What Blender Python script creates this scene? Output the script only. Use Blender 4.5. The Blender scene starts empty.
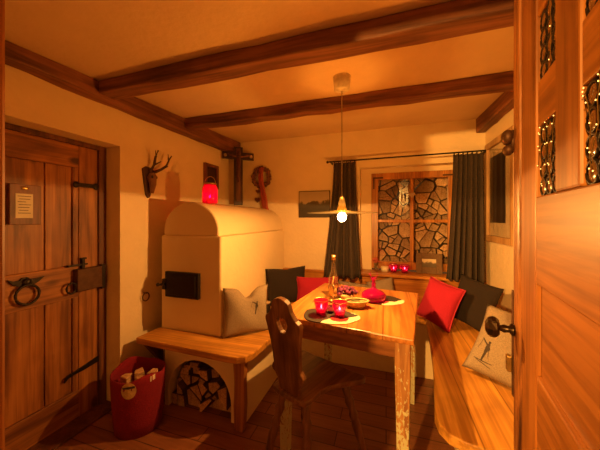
import bpy, bmesh, math, random
from mathutils import Vector, Matrix, Euler
R = random.Random(7)
PI = math.pi
sc = bpy.context.scene
COL = sc.collection

# ------------------------------------------------------------------ materials
def nmat(name):
    m = bpy.data.materials.new(name); m.use_nodes = True
    nt = m.node_tree; b = nt.nodes['Principled BSDF']
    return m, nt, b
def N(nt, t, **kw):
    n = nt.nodes.new(t)
    for k, v in kw.items(): setattr(n, k, v)
    return n
def ramp(nt, fac, stops):
    r = N(nt, 'ShaderNodeValToRGB'); e = r.color_ramp.elements
    while len(e) < len(stops): e.new(.5)
    for i, (p, c) in enumerate(stops): e[i].position = p; e[i].color = (*c, 1)
    nt.links.new(fac, r.inputs[0]); return r.outputs[0]
def mixc(nt, fac, a, b, mode='MIX'):
    m = N(nt, 'ShaderNodeMix', data_type='RGBA', blend_type=mode)
    for s, v in ((0, fac), (6, a), (7, b)):
        if isinstance(v, (int, float)): m.inputs[s].default_value = v
        elif isinstance(v, tuple): m.inputs[s].default_value = (*v, 1)
        else: nt.links.new(v, m.inputs[s])
    return m.outputs[2]
def noise(nt, vec, scale, detail=4, dist=0, rough=.55):
    n = N(nt, 'ShaderNodeTexNoise'); n.inputs['Scale'].default_value = scale
    n.inputs['Detail'].default_value = detail; n.inputs['Distortion'].default_value = dist
    n.inputs['Roughness'].default_value = rough
    nt.links.new(vec, n.inputs['Vector']); return n.outputs[0]
def coord(nt, scale=(1, 1, 1)):
    tc = N(nt, 'ShaderNodeTexCoord'); mp = N(nt, 'ShaderNodeMapping')
    mp.inputs['Scale'].default_value = scale
    nt.links.new(tc.outputs['Object'], mp.inputs[0]); return mp.outputs[0], tc.outputs['Object']
def bump(nt, b, h, strength, dist=.01):
    n = N(nt, 'ShaderNodeBump'); n.inputs['Strength'].default_value = strength; n.inputs['Distance'].default_value = dist
    nt.links.new(h, n.inputs['Height']); nt.links.new(n.outputs[0], b.inputs['Normal'])
def wood(name, c1, c2, axis='X', rough=.45, grain=11, knots=.0, bmp=.25, boards=None, vary=0.0):
    m, nt, b = nmat(name)
    s = [grain] * 3; s['XYZ'.index(axis)] = grain * .09
    v, o = coord(nt, s)
    n1 = noise(nt, v, 1.0, 5, 1.6)
    s2 = [grain * 7] * 3; s2['XYZ'.index(axis)] = grain * .25
    v2, _ = coord(nt, s2)
    n2 = noise(nt, v2, 1.0, 2, .2)
    mid = tuple((a * .62 + d * .38) for a, d in zip(c1, c2))
    c = ramp(nt, n1, [(.33, c2), (.45, mid), (.53, c1), (.68, tuple(min(1, x * 1.2) for x in c1))])
    g = ramp(nt, n2, [(.38, (.58, .50, .42)), (.58, (1, 1, 1))])
    c = mixc(nt, .75, c, g, 'MULTIPLY')
    if knots:
        vo = N(nt, 'ShaderNodeTexVoronoi'); vo.inputs['Scale'].default_value = knots
        sk = [1, 1, 1]; sk['XYZ'.index(axis)] = .55
        vk, _ = coord(nt, sk); nt.links.new(vk, vo.inputs['Vector'])
        kf = ramp(nt, vo.outputs['Distance'], [(.08, (1, 1, 1)), (.17, (0, 0, 0))])
        c = mixc(nt, kf, c, tuple(x * .45 for x in c2))
    if boards:
        ax, w = boards
        sx = N(nt, 'ShaderNodeSeparateXYZ'); nt.links.new(o, sx.inputs[0])
        mm = N(nt, 'ShaderNodeMath', operation='PINGPONG'); mm.inputs[1].default_value = w / 2
        nt.links.new(sx.outputs['XYZ'.index(ax)], mm.inputs[0])
        lf = ramp(nt, mm.outputs[0], [(0.0, (.35, .3, .25)), (.0035, (1, 1, 1))])
        c = mixc(nt, 1.0, c, lf, 'MULTIPLY')
    if vary:
        oi = N(nt, 'ShaderNodeObjectInfo')
        c = mixc(nt, 1.0, c, ramp(nt, oi.outputs['Random'], [(0, (1 - vary,) * 3), (1, (1, 1, 1))]), 'MULTIPLY')
    vl, _ = coord(nt, (2.2, 2.2, 2.2)); nl = noise(nt, vl, 1.0, 3, .5)
    c = mixc(nt, 1.0, c, ramp(nt, nl, [(.34, (.66, .60, .54)), (.58, (1, 1, 1))]), 'MULTIPLY')
    nt.links.new(c, b.inputs['Base Color']); b.inputs['Roughness'].default_value = rough
    bump(nt, b, n1, bmp, .004)
    return m
def plaster(name, c, bs=.35, sc_=5):
    m, nt, b = nmat(name)
    v, o = coord(nt)
    n1 = noise(nt, v, sc_, 5, .4); n2 = noise(nt, v, sc_ * 7, 3)
    cc = ramp(nt, n1, [(.3, tuple(x * .93 for x in c)), (.7, c)])
    nt.links.new(cc, b.inputs['Base Color']); b.inputs['Roughness'].default_value = .9
    ad = N(nt, 'ShaderNodeMath', operation='ADD'); nt.links.new(n1, ad.inputs[0]); nt.links.new(n2, ad.inputs[1])
    bump(nt, b, ad.outputs[0], bs, .012)
    return m
def fabric(name, c, scale=260, c2=None, bs=.4):
    m, nt, b = nmat(name)
    v, o = coord(nt)
    n1 = noise(nt, v, scale, 2); n2 = noise(nt, v, 9, 3)
    cc = ramp(nt, n1, [(.3, tuple(x * .78 for x in c)), (.7, c2 or c)])
    nt.links.new(cc, b.inputs['Base Color']); b.inputs['Roughness'].default_value = .95
    if 'Sheen Weight' in b.inputs: b.inputs['Sheen Weight'].default_value = .0
    ad = N(nt, 'ShaderNodeMath', operation='ADD'); nt.links.new(n1, ad.inputs[0]); nt.links.new(n2, ad.inputs[1])
    bump(nt, b, ad.outputs[0], bs, .006)
    return m
def simple(name, c, rough=.5, metal=0.0, trans=0.0, spot=None):
    m, nt, b = nmat(name)
    v, o = coord(nt)
    n1 = noise(nt, v, 40 if spot is None else spot, 4)
    cc = ramp(nt, n1, [(.3, tuple(x * .7 for x in c)), (.65, c)])
    nt.links.new(cc, b.inputs['Base Color']); b.inputs['Roughness'].default_value = rough
    b.inputs['Metallic'].default_value = metal
    b.inputs['Transmission Weight'].default_value = trans
    return m
def emis(name, c, s):
    m, nt, b = nmat(name)
    b.inputs['Base Color'].default_value = (*c, 1)
    b.inputs['Emission Color'].default_value = (*c, 1); b.inputs['Emission Strength'].default_value = s
    return m
def schlick(nt, base):
    lw = N(nt, 'ShaderNodeLayerWeight'); pw = N(nt, 'ShaderNodeMath', operation='POWER'); pw.inputs[1].default_value = 4.5
    lw.inputs[0].default_value = .5; nt.links.new(lw.outputs['Facing'], pw.inputs[0])
    mu = N(nt, 'ShaderNodeMath', operation='MULTIPLY_ADD'); mu.inputs[1].default_value = .75; mu.inputs[2].default_value = base
    nt.links.new(pw.outputs[0], mu.inputs[0]); return mu
def pane_glass(name, tint=(1, 1, 1), refl=.10):
    m = bpy.data.materials.new(name); m.use_nodes = True; nt = m.node_tree
    nt.nodes.remove(nt.nodes['Principled BSDF']); out = nt.nodes['Material Output']
    t = N(nt, 'ShaderNodeBsdfTransparent'); t.inputs[0].default_value = (*tint, 1)
    g = N(nt, 'ShaderNodeBsdfGlossy'); g.inputs['Roughness'].default_value = .02
    mu = schlick(nt, refl * .45)
    mx = N(nt, 'ShaderNodeMixShader')
    nt.links.new(mu.outputs[0], mx.inputs[0]); nt.links.new(t.outputs[0], mx.inputs[1]); nt.links.new(g.outputs[0], mx.inputs[2])
    nt.links.new(mx.outputs[0], out.inputs[0])
    return m
def tinted(name, c, transl=.55, see=None):
    """coloured glass lit from inside: translucent + transparent tint + gloss"""
    m = bpy.data.materials.new(name); m.use_nodes = True; nt = m.node_tree
    nt.nodes.remove(nt.nodes['Principled BSDF']); out = nt.nodes['Material Output']
    t = N(nt, 'ShaderNodeBsdfTransparent'); t.inputs[0].default_value = (*(see or c), 1)
    tr = N(nt, 'ShaderNodeBsdfTranslucent'); tr.inputs[0].default_value = (*c, 1)
    df = N(nt, 'ShaderNodeBsdfDiffuse'); df.inputs[0].default_value = (*c, 1)
    g = N(nt, 'ShaderNodeBsdfGlossy'); g.inputs['Roughness'].default_value = .06
    a = N(nt, 'ShaderNodeMixShader'); a.inputs[0].default_value = .5
    nt.links.new(tr.outputs[0], a.inputs[1]); nt.links.new(df.outputs[0], a.inputs[2])
    d = N(nt, 'ShaderNodeMixShader'); d.inputs[0].default_value = transl
    nt.links.new(t.outputs[0], d.inputs[1]); nt.links.new(a.outputs[0], d.inputs[2])
    fr = schlick(nt, .05)
    e = N(nt, 'ShaderNodeMixShader')
    nt.links.new(fr.outputs[0], e.inputs[0]); nt.links.new(d.outputs[0], e.inputs[1]); nt.links.new(g.outputs[0], e.inputs[2])
    nt.links.new(e.outputs[0], out.inputs[0])
    return m

M = {}
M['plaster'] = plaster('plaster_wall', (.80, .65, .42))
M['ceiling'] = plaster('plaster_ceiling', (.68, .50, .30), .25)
M['stove'] = plaster('stove_plaster', (.80, .65, .42), .2, 3)
M['beam'] = wood('dark_beam_wood', (.27, .105, .05), (.09, .03, .015), 'X', .6, 9, 0, .7)
M['beamY'] = wood('dark_beam_wood_lengthwise', (.27, .105, .05), (.09, .03, .015), 'Y', .6, 9, 0, .7)
M['doorZ'] = wood('old_door_wood', (.42, .17, .04), (.19, .065, .018), 'Z', .5, 9, 5.5, .4)
M['doorY'] = wood('old_door_rail_wood', (.43, .175, .04), (.19, .065, .018), 'Y', .5, 9, 5.5, .4)
M['frameD'] = wood('door_frame_wood', (.19, .07, .028), (.09, .032, .015), 'Z', .55, 9, 0, .4)
M['pine'] = wood('pine_bench_wood', (.66, .33, .065), (.50, .22, .04), 'X', .28, 7, 3.2, .15, ('Y', .145))
M['pineY'] = wood('pine_bench_wood_lengthwise', (.76, .40, .08), (.56, .26, .045), 'Y', .28, 7, 3.2, .15, ('X', .17))
M['pineZ'] = wood('pine_post_wood', (.46, .19, .045), (.30, .11, .026), 'Z', .4, 9, 0, .25)
M['backrest'] = wood('pine_backrest_wood', (.62, .27, .05), (.48, .18, .03), 'X', .4, 7, 2.6, .2)
M['tabletop'] = wood('table_top_wood', (.62, .26, .06), (.38, .14, .03), 'Y', .3, 8, 9, .3, ('X', .165))
M['tablebase'] = wood('table_base_wood', (.42, .17, .045), (.24, .085, .022), 'X', .45, 8, 0, .3)
M['window'] = wood('window_frame_wood', (.58, .24, .045), (.40, .15, .028), 'Z', .4, 10, 0, .25)
M['chair'] = wood('chair_wood', (.27, .125, .05), (.13, .055, .022), 'Z', .4, 9, 0, .35)
M['chairseat'] = wood('chair_seat_wood', (.25, .115, .045), (.12, .05, .02), 'Y', .3, 9, 0, .35)
M['leafZ'] = wood('pine_leaf_stile', (.45, .175, .033), (.25, .085, .017), 'Z', .42, 8, 3.5, .25)
M['leafX'] = wood('pine_leaf_rail', (.45, .175, .033), (.29, .10, .02), 'X', .42, 8, 2.7, .25)
M['leafedge'] = wood('rough_leaf_edge', (.40, .155, .04), (.07, .022, .010), 'Z', .4, 26, 9, 1.0)
M['bark'] = simple('log_bark', (.10, .055, .03), .95)
M['log'] = wood('log_end_grain', (.85, .55, .30), (.5, .28, .13), 'Y', .8, 22, 0, .6, None, .45)
M['logw'] = wood('weathered_log_end', (.85, .58, .33), (.50, .31, .16), 'Y', .85, 18, 0, .7, None, .6)
M['iron'] = simple('black_iron', (.035, .025, .02), .45, .7)
M['rust'] = simple('rusty_iron', (.11, .05, .025), .55, .6)
M['knob'] = simple('knob_iron', (.07, .045, .025), .28, .85)
M['brass'] = simple('old_brass', (.55, .36, .12), .35, .9)
M['paper'] = simple('paper', (.80, .72, .55), .9, 0, 0, 6)
M['ink'] = simple('ink', (.05, .035, .03), .8)
M['darkwood'] = wood('dark_frame_wood', (.055, .02, .012), (.03, .012, .007), 'Z', .5, 10)
M['redframe'] = wood('reddish_board', (.24, .09, .045), (.13, .045, .022), 'Z', .5, 10)
M['linen'] = fabric('linen_cloth', (.29, .225, .16), 230, (.37, .29, .21))
M['black'] = fabric('black_cloth', (.022, .013, .010))
M['red'] = fabric('red_cloth', (.42, .010, .045))
M['redpipe'] = fabric('red_piping', (.52, .03, .07))
M['curtain'] = fabric('grey_felt', (.046, .032, .025), 90, (.066, .046, .034))
M['basket'] = fabric('red_felt', (.23, .004, .020), 120)
M['glass'] = pane_glass('window_glass')
M['clear'] = pane_glass('bottle_glass', (.985, .97, .93), .25)
M['redglass'] = tinted('red_glass', (.70, .012, .20), .30, (.92, .20, .40))
M['pinkglass'] = tinted('pink_glass', (.75, .008, .34), .32, (.92, .10, .45))
M['lanternglass'] = tinted('lantern_glass', (1.0, .02, .26), .55)
M['wax'] = simple('wax', (.85, .75, .55), .5)
M['flame'] = emis('candle_flame', (1, .66, .34), 40)
M['flame2'] = emis('lantern_flame', (1, .55, .30), 85)
M['fairy'] = emis('fairy_bulb', (1, .55, .13), 1.8)
M['shade'] = simple('grey_enamel', (.30, .26, .20), .35, .3)
def glass_shade(name, c, f):
    m = bpy.data.materials.new(name); m.use_nodes = True; nt = m.node_tree; p = nt.nodes['Principled BSDF']
    p.inputs['Base Color'].default_value = (.07, .065, .055, 1); p.inputs['Roughness'].default_value = .3
    t = N(nt, 'ShaderNodeBsdfTransparent'); t.inputs[0].default_value = (*c, 1)
    x = N(nt, 'ShaderNodeMixShader')
    # the glass is clear round the socket and smoked towards the rim
    tc = N(nt, 'ShaderNodeTexCoord'); mp = N(nt, 'ShaderNodeMapping'); mp.inputs['Scale'].default_value = (1, 1, 0); nt.links.new(tc.outputs['Object'], mp.inputs[0])
    ln = N(nt, 'ShaderNodeVectorMath', operation='LENGTH'); nt.links.new(mp.outputs[0], ln.inputs[0])
    mr = N(nt, 'ShaderNodeMapRange'); mr.inputs[1].default_value = .06; mr.inputs[2].default_value = .10; mr.inputs[3].default_value = .68; mr.inputs[4].default_value = f
    nt.links.new(ln.outputs['Value'], mr.inputs[0]); nt.links.new(mr.outputs[0], x.inputs[0])
    nt.links.new(p.outputs[0], x.inputs[1]); nt.links.new(t.outputs[0], x.inputs[2]); nt.links.new(x.outputs[0], nt.nodes['Material Output'].inputs[0])
    return m
M['shade'] = glass_shade('smoked_glass_shade', (1, .88, .62), .56)
M['socket'] = glass_shade('glowing_porcelain', (1, .85, .6), .55)
M['porc'] = simple('porcelain', (.75, .66, .5), .4)
M['cord'] = simple('cord', (.55, .45, .30), .7)
M['amber'] = simple('amber_roundel_glass', (.22, .095, .03), .12, 0, 0, 30)
M['lead'] = simple('lead_came', (.035, .025, .02), .5, .6)
M['purple'] = simple('heather', (.10, .010, .06), .8)
M['pinkflower'] = simple('pink_heather', (.25, .03, .13), .8)
M['green'] = simple('leaf_green', (.16, .15, .05), .7)
M['wicker'] = simple('wicker', (.60, .42, .18), .7, 0, 0, 90)
M['bone'] = simple('bone', (.52, .38, .24), .7)
M['skull'] = simple('dark_skull', (.26, .13, .07), .7, 0, 0, 16)
M['antler'] = simple('antler', (.09, .04, .022), .6)
M['ribbon'] = fabric('ribbon_cloth', (.52, .11, .07), 150)
M['wreath'] = simple('dried_wreath', (.22, .09, .045), .95, 0, 0, 120)
M['mat_pic'] = simple('picture_mount', (.70, .56, .36), .6, 0, 0, 3)
M['pipframe'] = wood('light_picture_frame', (.60, .38, .17), (.46, .27, .11), 'Z', .45, 10)

# floor: narrow dark boards
m, nt, b = nmat('dark_floor_boards')
v, o = coord(nt)
br = N(nt, 'ShaderNodeTexBrick'); br.inputs['Scale'].default_value = 1.0
br.inputs['Brick Width'].default_value = .75; br.inputs['Row Height'].default_value = .105
br.inputs['Mortar Size'].default_value = .0025; br.offset = .37
br.inputs['Color1'].default_value = (.32, .125, .055, 1); br.inputs['Color2'].default_value = (.22, .08, .036, 1); br.inputs['Mortar'].default_value = (.04, .015, .01, 1)
nt.links.new(v, br.inputs['Vector'])
v2, _ = coord(nt, (3, 30, 30)); n1 = noise(nt, v2, 1, 5, 1)
cc = mixc(nt, .7, br.outputs[0], ramp(nt, n1, [(.3, (.6, .55, .5)), (.65, (1, 1, 1))]), 'MULTIPLY')
nt.links.new(cc, b.inputs['Base Color']); b.inputs['Roughness'].default_value = .38; bump(nt, b, n1, .2, .004)
M['floor'] = m
# flaking green-cream paint on the table legs, denser low down
m, nt, b = nmat('flaking_leg_paint')
v, o = coord(nt, (95, 95, 42)); n1 = noise(nt, v, 1, 5, .5)
sx = N(nt, 'ShaderNodeSeparateXYZ'); nt.links.new(o, sx.inputs[0])
mr = N(nt, 'ShaderNodeMapRange'); mr.inputs[1].default_value = .62; mr.inputs[2].default_value = .05; mr.inputs[3].default_value = -.10; mr.inputs[4].default_value = .20
nt.links.new(sx.outputs[2], mr.inputs[0])
ad = N(nt, 'ShaderNodeMath', operation='ADD'); nt.links.new(n1, ad.inputs[0]); nt.links.new(mr.outputs[0], ad.inputs[1])
v2, _ = coord(nt, (40, 40, 4)); n2 = noise(nt, v2, 1, 4, 1)
wc = ramp(nt, n2, [(.35, (.30, .13, .045)), (.6, (.50, .25, .085))])
f = ramp(nt, ad.outputs[0], [(.53, (0, 0, 0)), (.57, (1, 1, 1))])
cc = mixc(nt, f, wc, (.60, .58, .36)); nt.links.new(cc, b.inputs['Base Color']); b.inputs['Roughness'].default_value = .55
bump(nt, b, f, .3, .002)
M['legpaint'] = m
# cowhide: dark blotches on cream
m, nt, b = nmat('cowhide')
v, o = coord(nt, (1, 1, 1)); n1 = noise(nt, v, 9.5, 2, .6); n3 = noise(nt, v, 300, 2)
sx = N(nt, 'ShaderNodeSeparateXYZ'); nt.links.new(o, sx.inputs[0])
ax_ = N(nt, 'ShaderNodeMath', operation='MULTIPLY_ADD'); ax_.inputs[1].default_value = 1.5; nt.links.new(sx.outputs[0], ax_.inputs[0]); nt.links.new(n1, ax_.inputs[2])
ay_ = N(nt, 'ShaderNodeMath', operation='MULTIPLY_ADD'); ay_.inputs[1].default_value = -1.5; nt.links.new(sx.outputs[1], ay_.inputs[0]); nt.links.new(ax_.outputs[0], ay_.inputs[2])
f = ramp(nt, ay_.outputs[0], [(.605, (0, 0, 0)), (.615, (1, 1, 1))])
cc = mixc(nt, f, (.030, .018, .012), (.80, .70, .48)); nt.links.new(cc, b.inputs['Base Color']); b.inputs['Roughness'].default_value = .8
bump(nt, b, n3, .3, .003)
M['cow'] = m
# landscape picture, tree bark style rough frame
def landscape(name, sky, hill, split):
    m, nt, b = nmat(name)
    v, o = coord(nt)
    sx = N(nt, 'ShaderNodeSeparateXYZ'); nt.links.new(o, sx.inputs[0])
    n1 = noise(nt, v, 9, 4)
    ad = N(nt, 'ShaderNodeMath', operation='MULTIPLY_ADD'); ad.inputs[1].default_value = .16
    nt.links.new(n1, ad.inputs[0]); nt.links.new(sx.outputs[2], ad.inputs[2])
    c = ramp(nt, ad.outputs[0], [(max(0, split - .06), tuple(x * .6 for x in hill)), (split, hill), (split + .015, sky), (split + .15, tuple(x * .8 for x in sky))])
    nt.links.new(c, b.inputs['Base Color']); b.inputs['Roughness'].default_value = .6
    return m
M['land'] = landscape('mountain_print', (.44, .36, .25), (.075, .06, .04), .235)
M['land2'] = landscape('lake_print', (.62, .52, .36), (.11, .08, .045), .185)
M['darkart'] = simple('dark_canvas', (.05, .033, .024), .4, 0, 0, 14)
M['roughframe'] = simple('rough_grey_frame', (.17, .095, .045), .8, 0, 0, 60)

# ------------------------------------------------------------------ mesh helpers
def B(): return bmesh.new()
def box(bm, x0, x1, y0, y1, z0, z1, mat=None):
    vs = [bm.verts.new((x, y, z)) for z in (z0, z1) for x, y in ((x0, y0), (x1, y0), (x1, y1), (x0, y1))]
    for f in ((3, 2, 1, 0), (4, 5, 6, 7), (0, 1, 5, 4), (1, 2, 6, 5), (2, 3, 7, 6), (3, 0, 4, 7)):
        bm.faces.new([vs[i] for i in f])
    if mat is not None: bmesh.ops.transform(bm, matrix=mat, verts=vs)
    return bm
def bx(*a): return box(B(), *a)
def prism(bm, pts, axis, a0, a1):
    """closed polygon pts (2d) extruded along axis; (p,q) = remaining axes in order"""
    def P(p, q, a):
        return {'X': (a, p, q), 'Y': (p, a, q), 'Z': (p, q, a)}[axis]
    lo = [bm.verts.new(P(p, q, a0)) for p, q in pts]; hi = [bm.verts.new(P(p, q, a1)) for p, q in pts]
    n = len(pts)
    fs = [bm.faces.new(lo), bm.faces.new(hi)]
    for i in range(n): fs.append(bm.faces.new((lo[i], lo[(i + 1) % n], hi[(i + 1) % n], hi[i])))
    bmesh.ops.recalc_face_normals(bm, faces=bm.faces[:]); return bm
def lathe(bm, prof, c=(0, 0, 0), seg=24, mat=None, sx=1, sy=1):
    rings = []; new = []
    for r, z in prof:
        if r < 1e-5: v = bm.verts.new((c[0], c[1], c[2] + z)); rings.append([v]); new.append(v)
        else:
            rg = [bm.verts.new((c[0] + sx * r * math.cos(2 * PI * k / seg), c[1] + sy * r * math.sin(2 * PI * k / seg), c[2] + z)) for k in range(seg)]
            rings.append(rg); new += rg
    for a, b_ in zip(rings, rings[1:]):
        for k in range(seg):
            k2 = (k + 1) % seg
            q = []
            for v in ((a[k], a[k2], b_[k2], b_[k]) if len(a) > 1 and len(b_) > 1 else (a[0], b_[k2], b_[k]) if len(a) == 1 and len(b_) > 1 else (a[k], a[k2], b_[0]) if len(a) > 1 else ()): q.append(v)
            if len(q) > 2: bm.faces.new(q)
    for rg, e in ((rings[0], 0), (rings[-1], 1)):
        if len(rg) > 1: bm.faces.new(rg if e else rg[::-1])
    if mat is not None: bmesh.ops.transform(bm, matrix=mat, verts=new)
    return bm
def openlathe(bm, prof, c=(0, 0, 0), seg=24, sx=1, sy=1):
    rings = [[bm.verts.new((c[0] + sx * max(r, .0005) * math.cos(2 * PI * k / seg), c[1] + sy * max(r, .0005) * math.sin(2 * PI * k / seg), c[2] + z)) for k in range(seg)] for r, z in prof]
    for a, b_ in zip(rings, rings[1:]):
        for k in range(seg): bm.faces.new((a[k], a[(k + 1) % seg], b_[(k + 1) % seg], b_[k]))
    return bm
def tube(bm, pts, r, seg=8, closed=False):
    pts = [Vector(p) for p in pts]; n = len(pts); rr = r if isinstance(r, (list, tuple)) else [r] * n
    rings = []; up = Vector((0, 0, 1))
    for i, p in enumerate(pts):
        if closed: t = pts[(i + 1) % n] - pts[i - 1]
        else: t = pts[min(i + 1, n - 1)] - pts[max(i - 1, 0)]
        t.normalize()
        ref = up if abs(t.dot(up)) < .95 else Vector((1, 0, 0))
        a = t.cross(ref).normalized(); b_ = t.cross(a).normalized()
        rings.append([bm.verts.new(p + (a * math.cos(2 * PI * k / seg) + b_ * math.sin(2 * PI * k / seg)) * rr[i]) for k in range(seg)])
    m_ = n if closed else n - 1
    for i in range(m_):
        a, b_ = rings[i], rings[(i + 1) % n]
        for k in range(seg): bm.faces.new((a[k], a[(k + 1) % seg], b_[(k + 1) % seg], b_[k]))
    if not closed: bm.faces.new(rings[0][::-1]); bm.faces.new(rings[-1])
    bmesh.ops.recalc_face_normals(bm, faces=bm.faces[:]); return bm
def ball(bm, c, r, s=(1, 1, 1), u=14, v=9):
    mt = Matrix.Translation(c) @ Matrix.Diagonal((*s, 1))
    bmesh.ops.create_uvsphere(bm, u_segments=u, v_segments=v, radius=r, matrix=mt); return bm

def tag(o, label, cat, group=None):
    o['label'] = label; o['category'] = cat
    if group: o['group'] = group
    return o
WM = {}
def thing(name, label, cat, loc=(0, 0, 0), rot=(0, 0, 0), group=None):
    o = bpy.data.objects.new(name, None); COL.objects.link(o); o.empty_display_size = .05
    o.location = loc; o.rotation_euler = rot
    WM[o.name] = Matrix.Translation(loc) @ Euler(rot).to_matrix().to_4x4()
    if label: tag(o, label, cat, group)
    return o
def mk(name, bm, mat, parent=None, loc=None, rot=(0, 0, 0), smooth=False, bevel=0, world=False, label=None, cat=None, group=None, kind=None, subsurf=0, solid=0):
    """one mesh object. world=True: bm is in world space and is moved into the object's own space"""
    L_ = Matrix.Identity(4)
    if parent is not None: L_ = WM[parent.name]
    elif loc is not None: L_ = Matrix.Translation(loc) @ Euler(rot).to_matrix().to_4x4()
    if world: bm.transform(L_.inverted())
    bmesh.ops.recalc_face_normals(bm, faces=bm.faces[:])
    me = bpy.data.meshes.new(name); bm.to_mesh(me); bm.free()
    mats = mat if isinstance(mat, list) else [mat]
    for mm in mats: me.materials.append(M[mm])
    o = bpy.data.objects.new(name, me); COL.objects.link(o)
    if parent is not None: o.parent = parent
    elif loc is not None: o.location = loc; o.rotation_euler = rot
    WM[o.name] = L_
    if smooth:
        for p in me.polygons: p.use_smooth = True
    if solid:
        md = o.modifiers.new('solid', 'SOLIDIFY'); md.thickness = solid; md.offset = 0
    if bevel:
        md = o.modifiers.new('bevel', 'BEVEL'); md.width = bevel; md.segments = 2; md.limit_method = 'ANGLE'; md.angle_limit = math.radians(40)
    if subsurf:
        md = o.modifiers.new('sub', 'SUBSURF'); md.levels = subsurf; md.render_levels = subsurf
    if label: tag(o, label, cat, group)
    if kind: o['kind'] = kind
    return o
def struct(name, bm, mat, loc=None, **kw): return mk(name, bm, mat, loc=loc, world=loc is not None, kind='structure', **kw)
def copy_tree(o, parent=None):
    c = o.copy(); COL.objects.link(c); c.parent = parent
    for ch in list(o.children): copy_tree(ch, c)
    return c

# ------------------------------------------------------------------ the room
CZ = 2.18
def ceil_z(y): return 2.08 + .045 * (y - .8)
XL, XR, YB, YF = -1.72, .84, 2.75, .20
struct('floor', bx(-2.1, 1.1, -.6, 3.0, -.06, 0), 'floor')
bm = bx(-2.1, 1.1, -.1, 3.0, 0, .08)
for v_ in bm.verts: v_.co.z += ceil_z(v_.co.y)
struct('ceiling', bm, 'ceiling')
bm = B()
for a in ((-1.98, XL, 1.335, 3.0, 0, CZ), (-1.98, XL, .36, 1.335, 1.765, CZ), (-1.98, XL, 0, .36, 0, CZ), (-2.02, -1.93, .36, 1.335, 0, 1.765)): box(bm, *a)
struct('wall_left', bm, 'plaster')
bm = B()
for a in ((XL, -.25, YB, 2.98, 0, CZ), (.70, 1.0, YB, 2.98, 0, CZ), (-.25, .70, YB, 2.98, 1.79, CZ), (-.25, .70, YB, 2.98, 0, .70)): box(bm, *a)
struct('wall_back', bm, 'plaster')
struct('wall_right', bx(XR, 1.0, .2, YB, 0, CZ), 'plaster')
bm = B()
for a in ((XL, -.52, .03, YF, 0, ceil_z(.1)), (.30, 1.0, .03, YF, 0, ceil_z(.1)), (-.52, .30, .03, YF, 2.0, ceil_z(.1))): box(bm, *a)
struct('wall_front', bm, 'plaster')
t_ = struct('trim_1', bx(-.54, -.447, .0, .20, 0, 2.0), 'leafZ', bevel=.004)
t_ = struct('trim_2', bx(.262, .33, .0, .19, 0, 2.0), 'leafZ', bevel=.004)

# ---- ceiling beams
def beam(label, bm, mat, loc):
    return mk('ceiling_beam', bm, mat, loc=loc, world=True, bevel=.008, label=label, cat='beam')
def hewn(x0, x1, y0, y1, z0, z1, axis, n=14, amp=.006):
    bm = B(); prev = None
    for i in range(n + 1):
        f = i / n; j = [R.uniform(-amp, amp) for _ in range(4)]
        if axis == 'X': q = [(x0 + (x1 - x0) * f, y0 + j[0], z0 + j[1]), (x0 + (x1 - x0) * f, y1 + j[2], z0 + j[1]), (x0 + (x1 - x0) * f, y1 + j[2], z1), (x0 + (x1 - x0) * f, y0 + j[0], z1)]
        else: q = [(x0, y0 + (y1 - y0) * f, z0 + j[1]), (x1 + j[0], y0 + (y1 - y0) * f, z0 + j[2]), (x1 + j[0], y0 + (y1 - y0) * f, z1), (x0, y0 + (y1 - y0) * f, z1)]
        r = [bm.verts.new(p) for p in q]
        if prev:
            for k in range(4): bm.faces.new((prev[k], prev[(k + 1) % 4], r[(k + 1) % 4], r[k]))
        else: bm.faces.new(r)
        prev = r
    bm.faces.new(prev)
    for v_ in bm.verts:
        if v_.co.z == 0: v_.co.z = ceil_z(v_.co.y)
        elif axis == 'Y' and x0 < 0: v_.co.z += .010 * (v_.co.y - 2.2)
    return bm
beam('dark hewn beam along the ceiling above the left wall and door', hewn(XL, -1.625, .2, YB, 2.012, 0, 'Y', 16), 'beamY', (XL, 1.4, 2.03))
beam('nearer dark hewn beam crossing the ceiling in front of the lamp', hewn(-1.625, XR, 1.125, 1.235, 2.015, 0, 'X'), 'beam', (-.4, 1.24, 2.075))
beam('farther dark hewn beam crossing the ceiling behind the lamp', hewn(-1.625, XR, 1.835, 1.94, 2.05, 0, 'X'), 'beam', (-.4, 1.98, 2.085))
beam('short dark beam under the ceiling above the right wall', hewn(.765, XR, 1.94, YB, 2.035, 0, 'Y', 6, .004), 'beamY', (.8, 2.4, 2.035))

# ------------------------------------------------------------------ left door
d = thing('door_1', None, None, (-1.93, .85, 0)); d['kind'] = 'structure'
XD = -1.86
bm = B()
box(bm, XD - .07, XD + .015, 1.285, 1.335, 0, 1.765); box(bm, XD - .07, XD + .015, .36, .41, 0, 1.765); box(bm, XD - .07, XD + .012, .41, 1.285, 1.735, 1.765)
mk('door_frame', bm, 'frameD', d, world=True, bevel=.004)
bm = B(); box(bm, XD - .045, XD, .41, .53, .012, 1.735); box(bm, XD - .045, XD, 1.17, 1.285, .012, 1.735)
mk('stile', bm, 'doorZ', d, world=True, bevel=.004)
bm = B(); box(bm, XD - .045, XD - .001, .53, 1.17, 1.595, 1.735); box(bm, XD - .045, XD - .001, .53, 1.17, .775, .975); box(bm, XD - .045, XD - .001, .53, 1.17, .012, .185)
mk('rail', bm, 'doorY', d, world=True, bevel=.004)
for z0, z1 in ((.185, .775), (.975, 1.595)):
    bm = B()
    for y0, y1 in ((.53, .768), (.772, .996), (1.002, 1.135)): box(bm, XD - .03, XD - .014, y0, y1, z0, z1)
    box(bm, XD - .03, XD - .005, 1.139, 1.17, z0, z1)
    mk('panel', bm, 'doorZ', d, world=True, bevel=.003)
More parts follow.
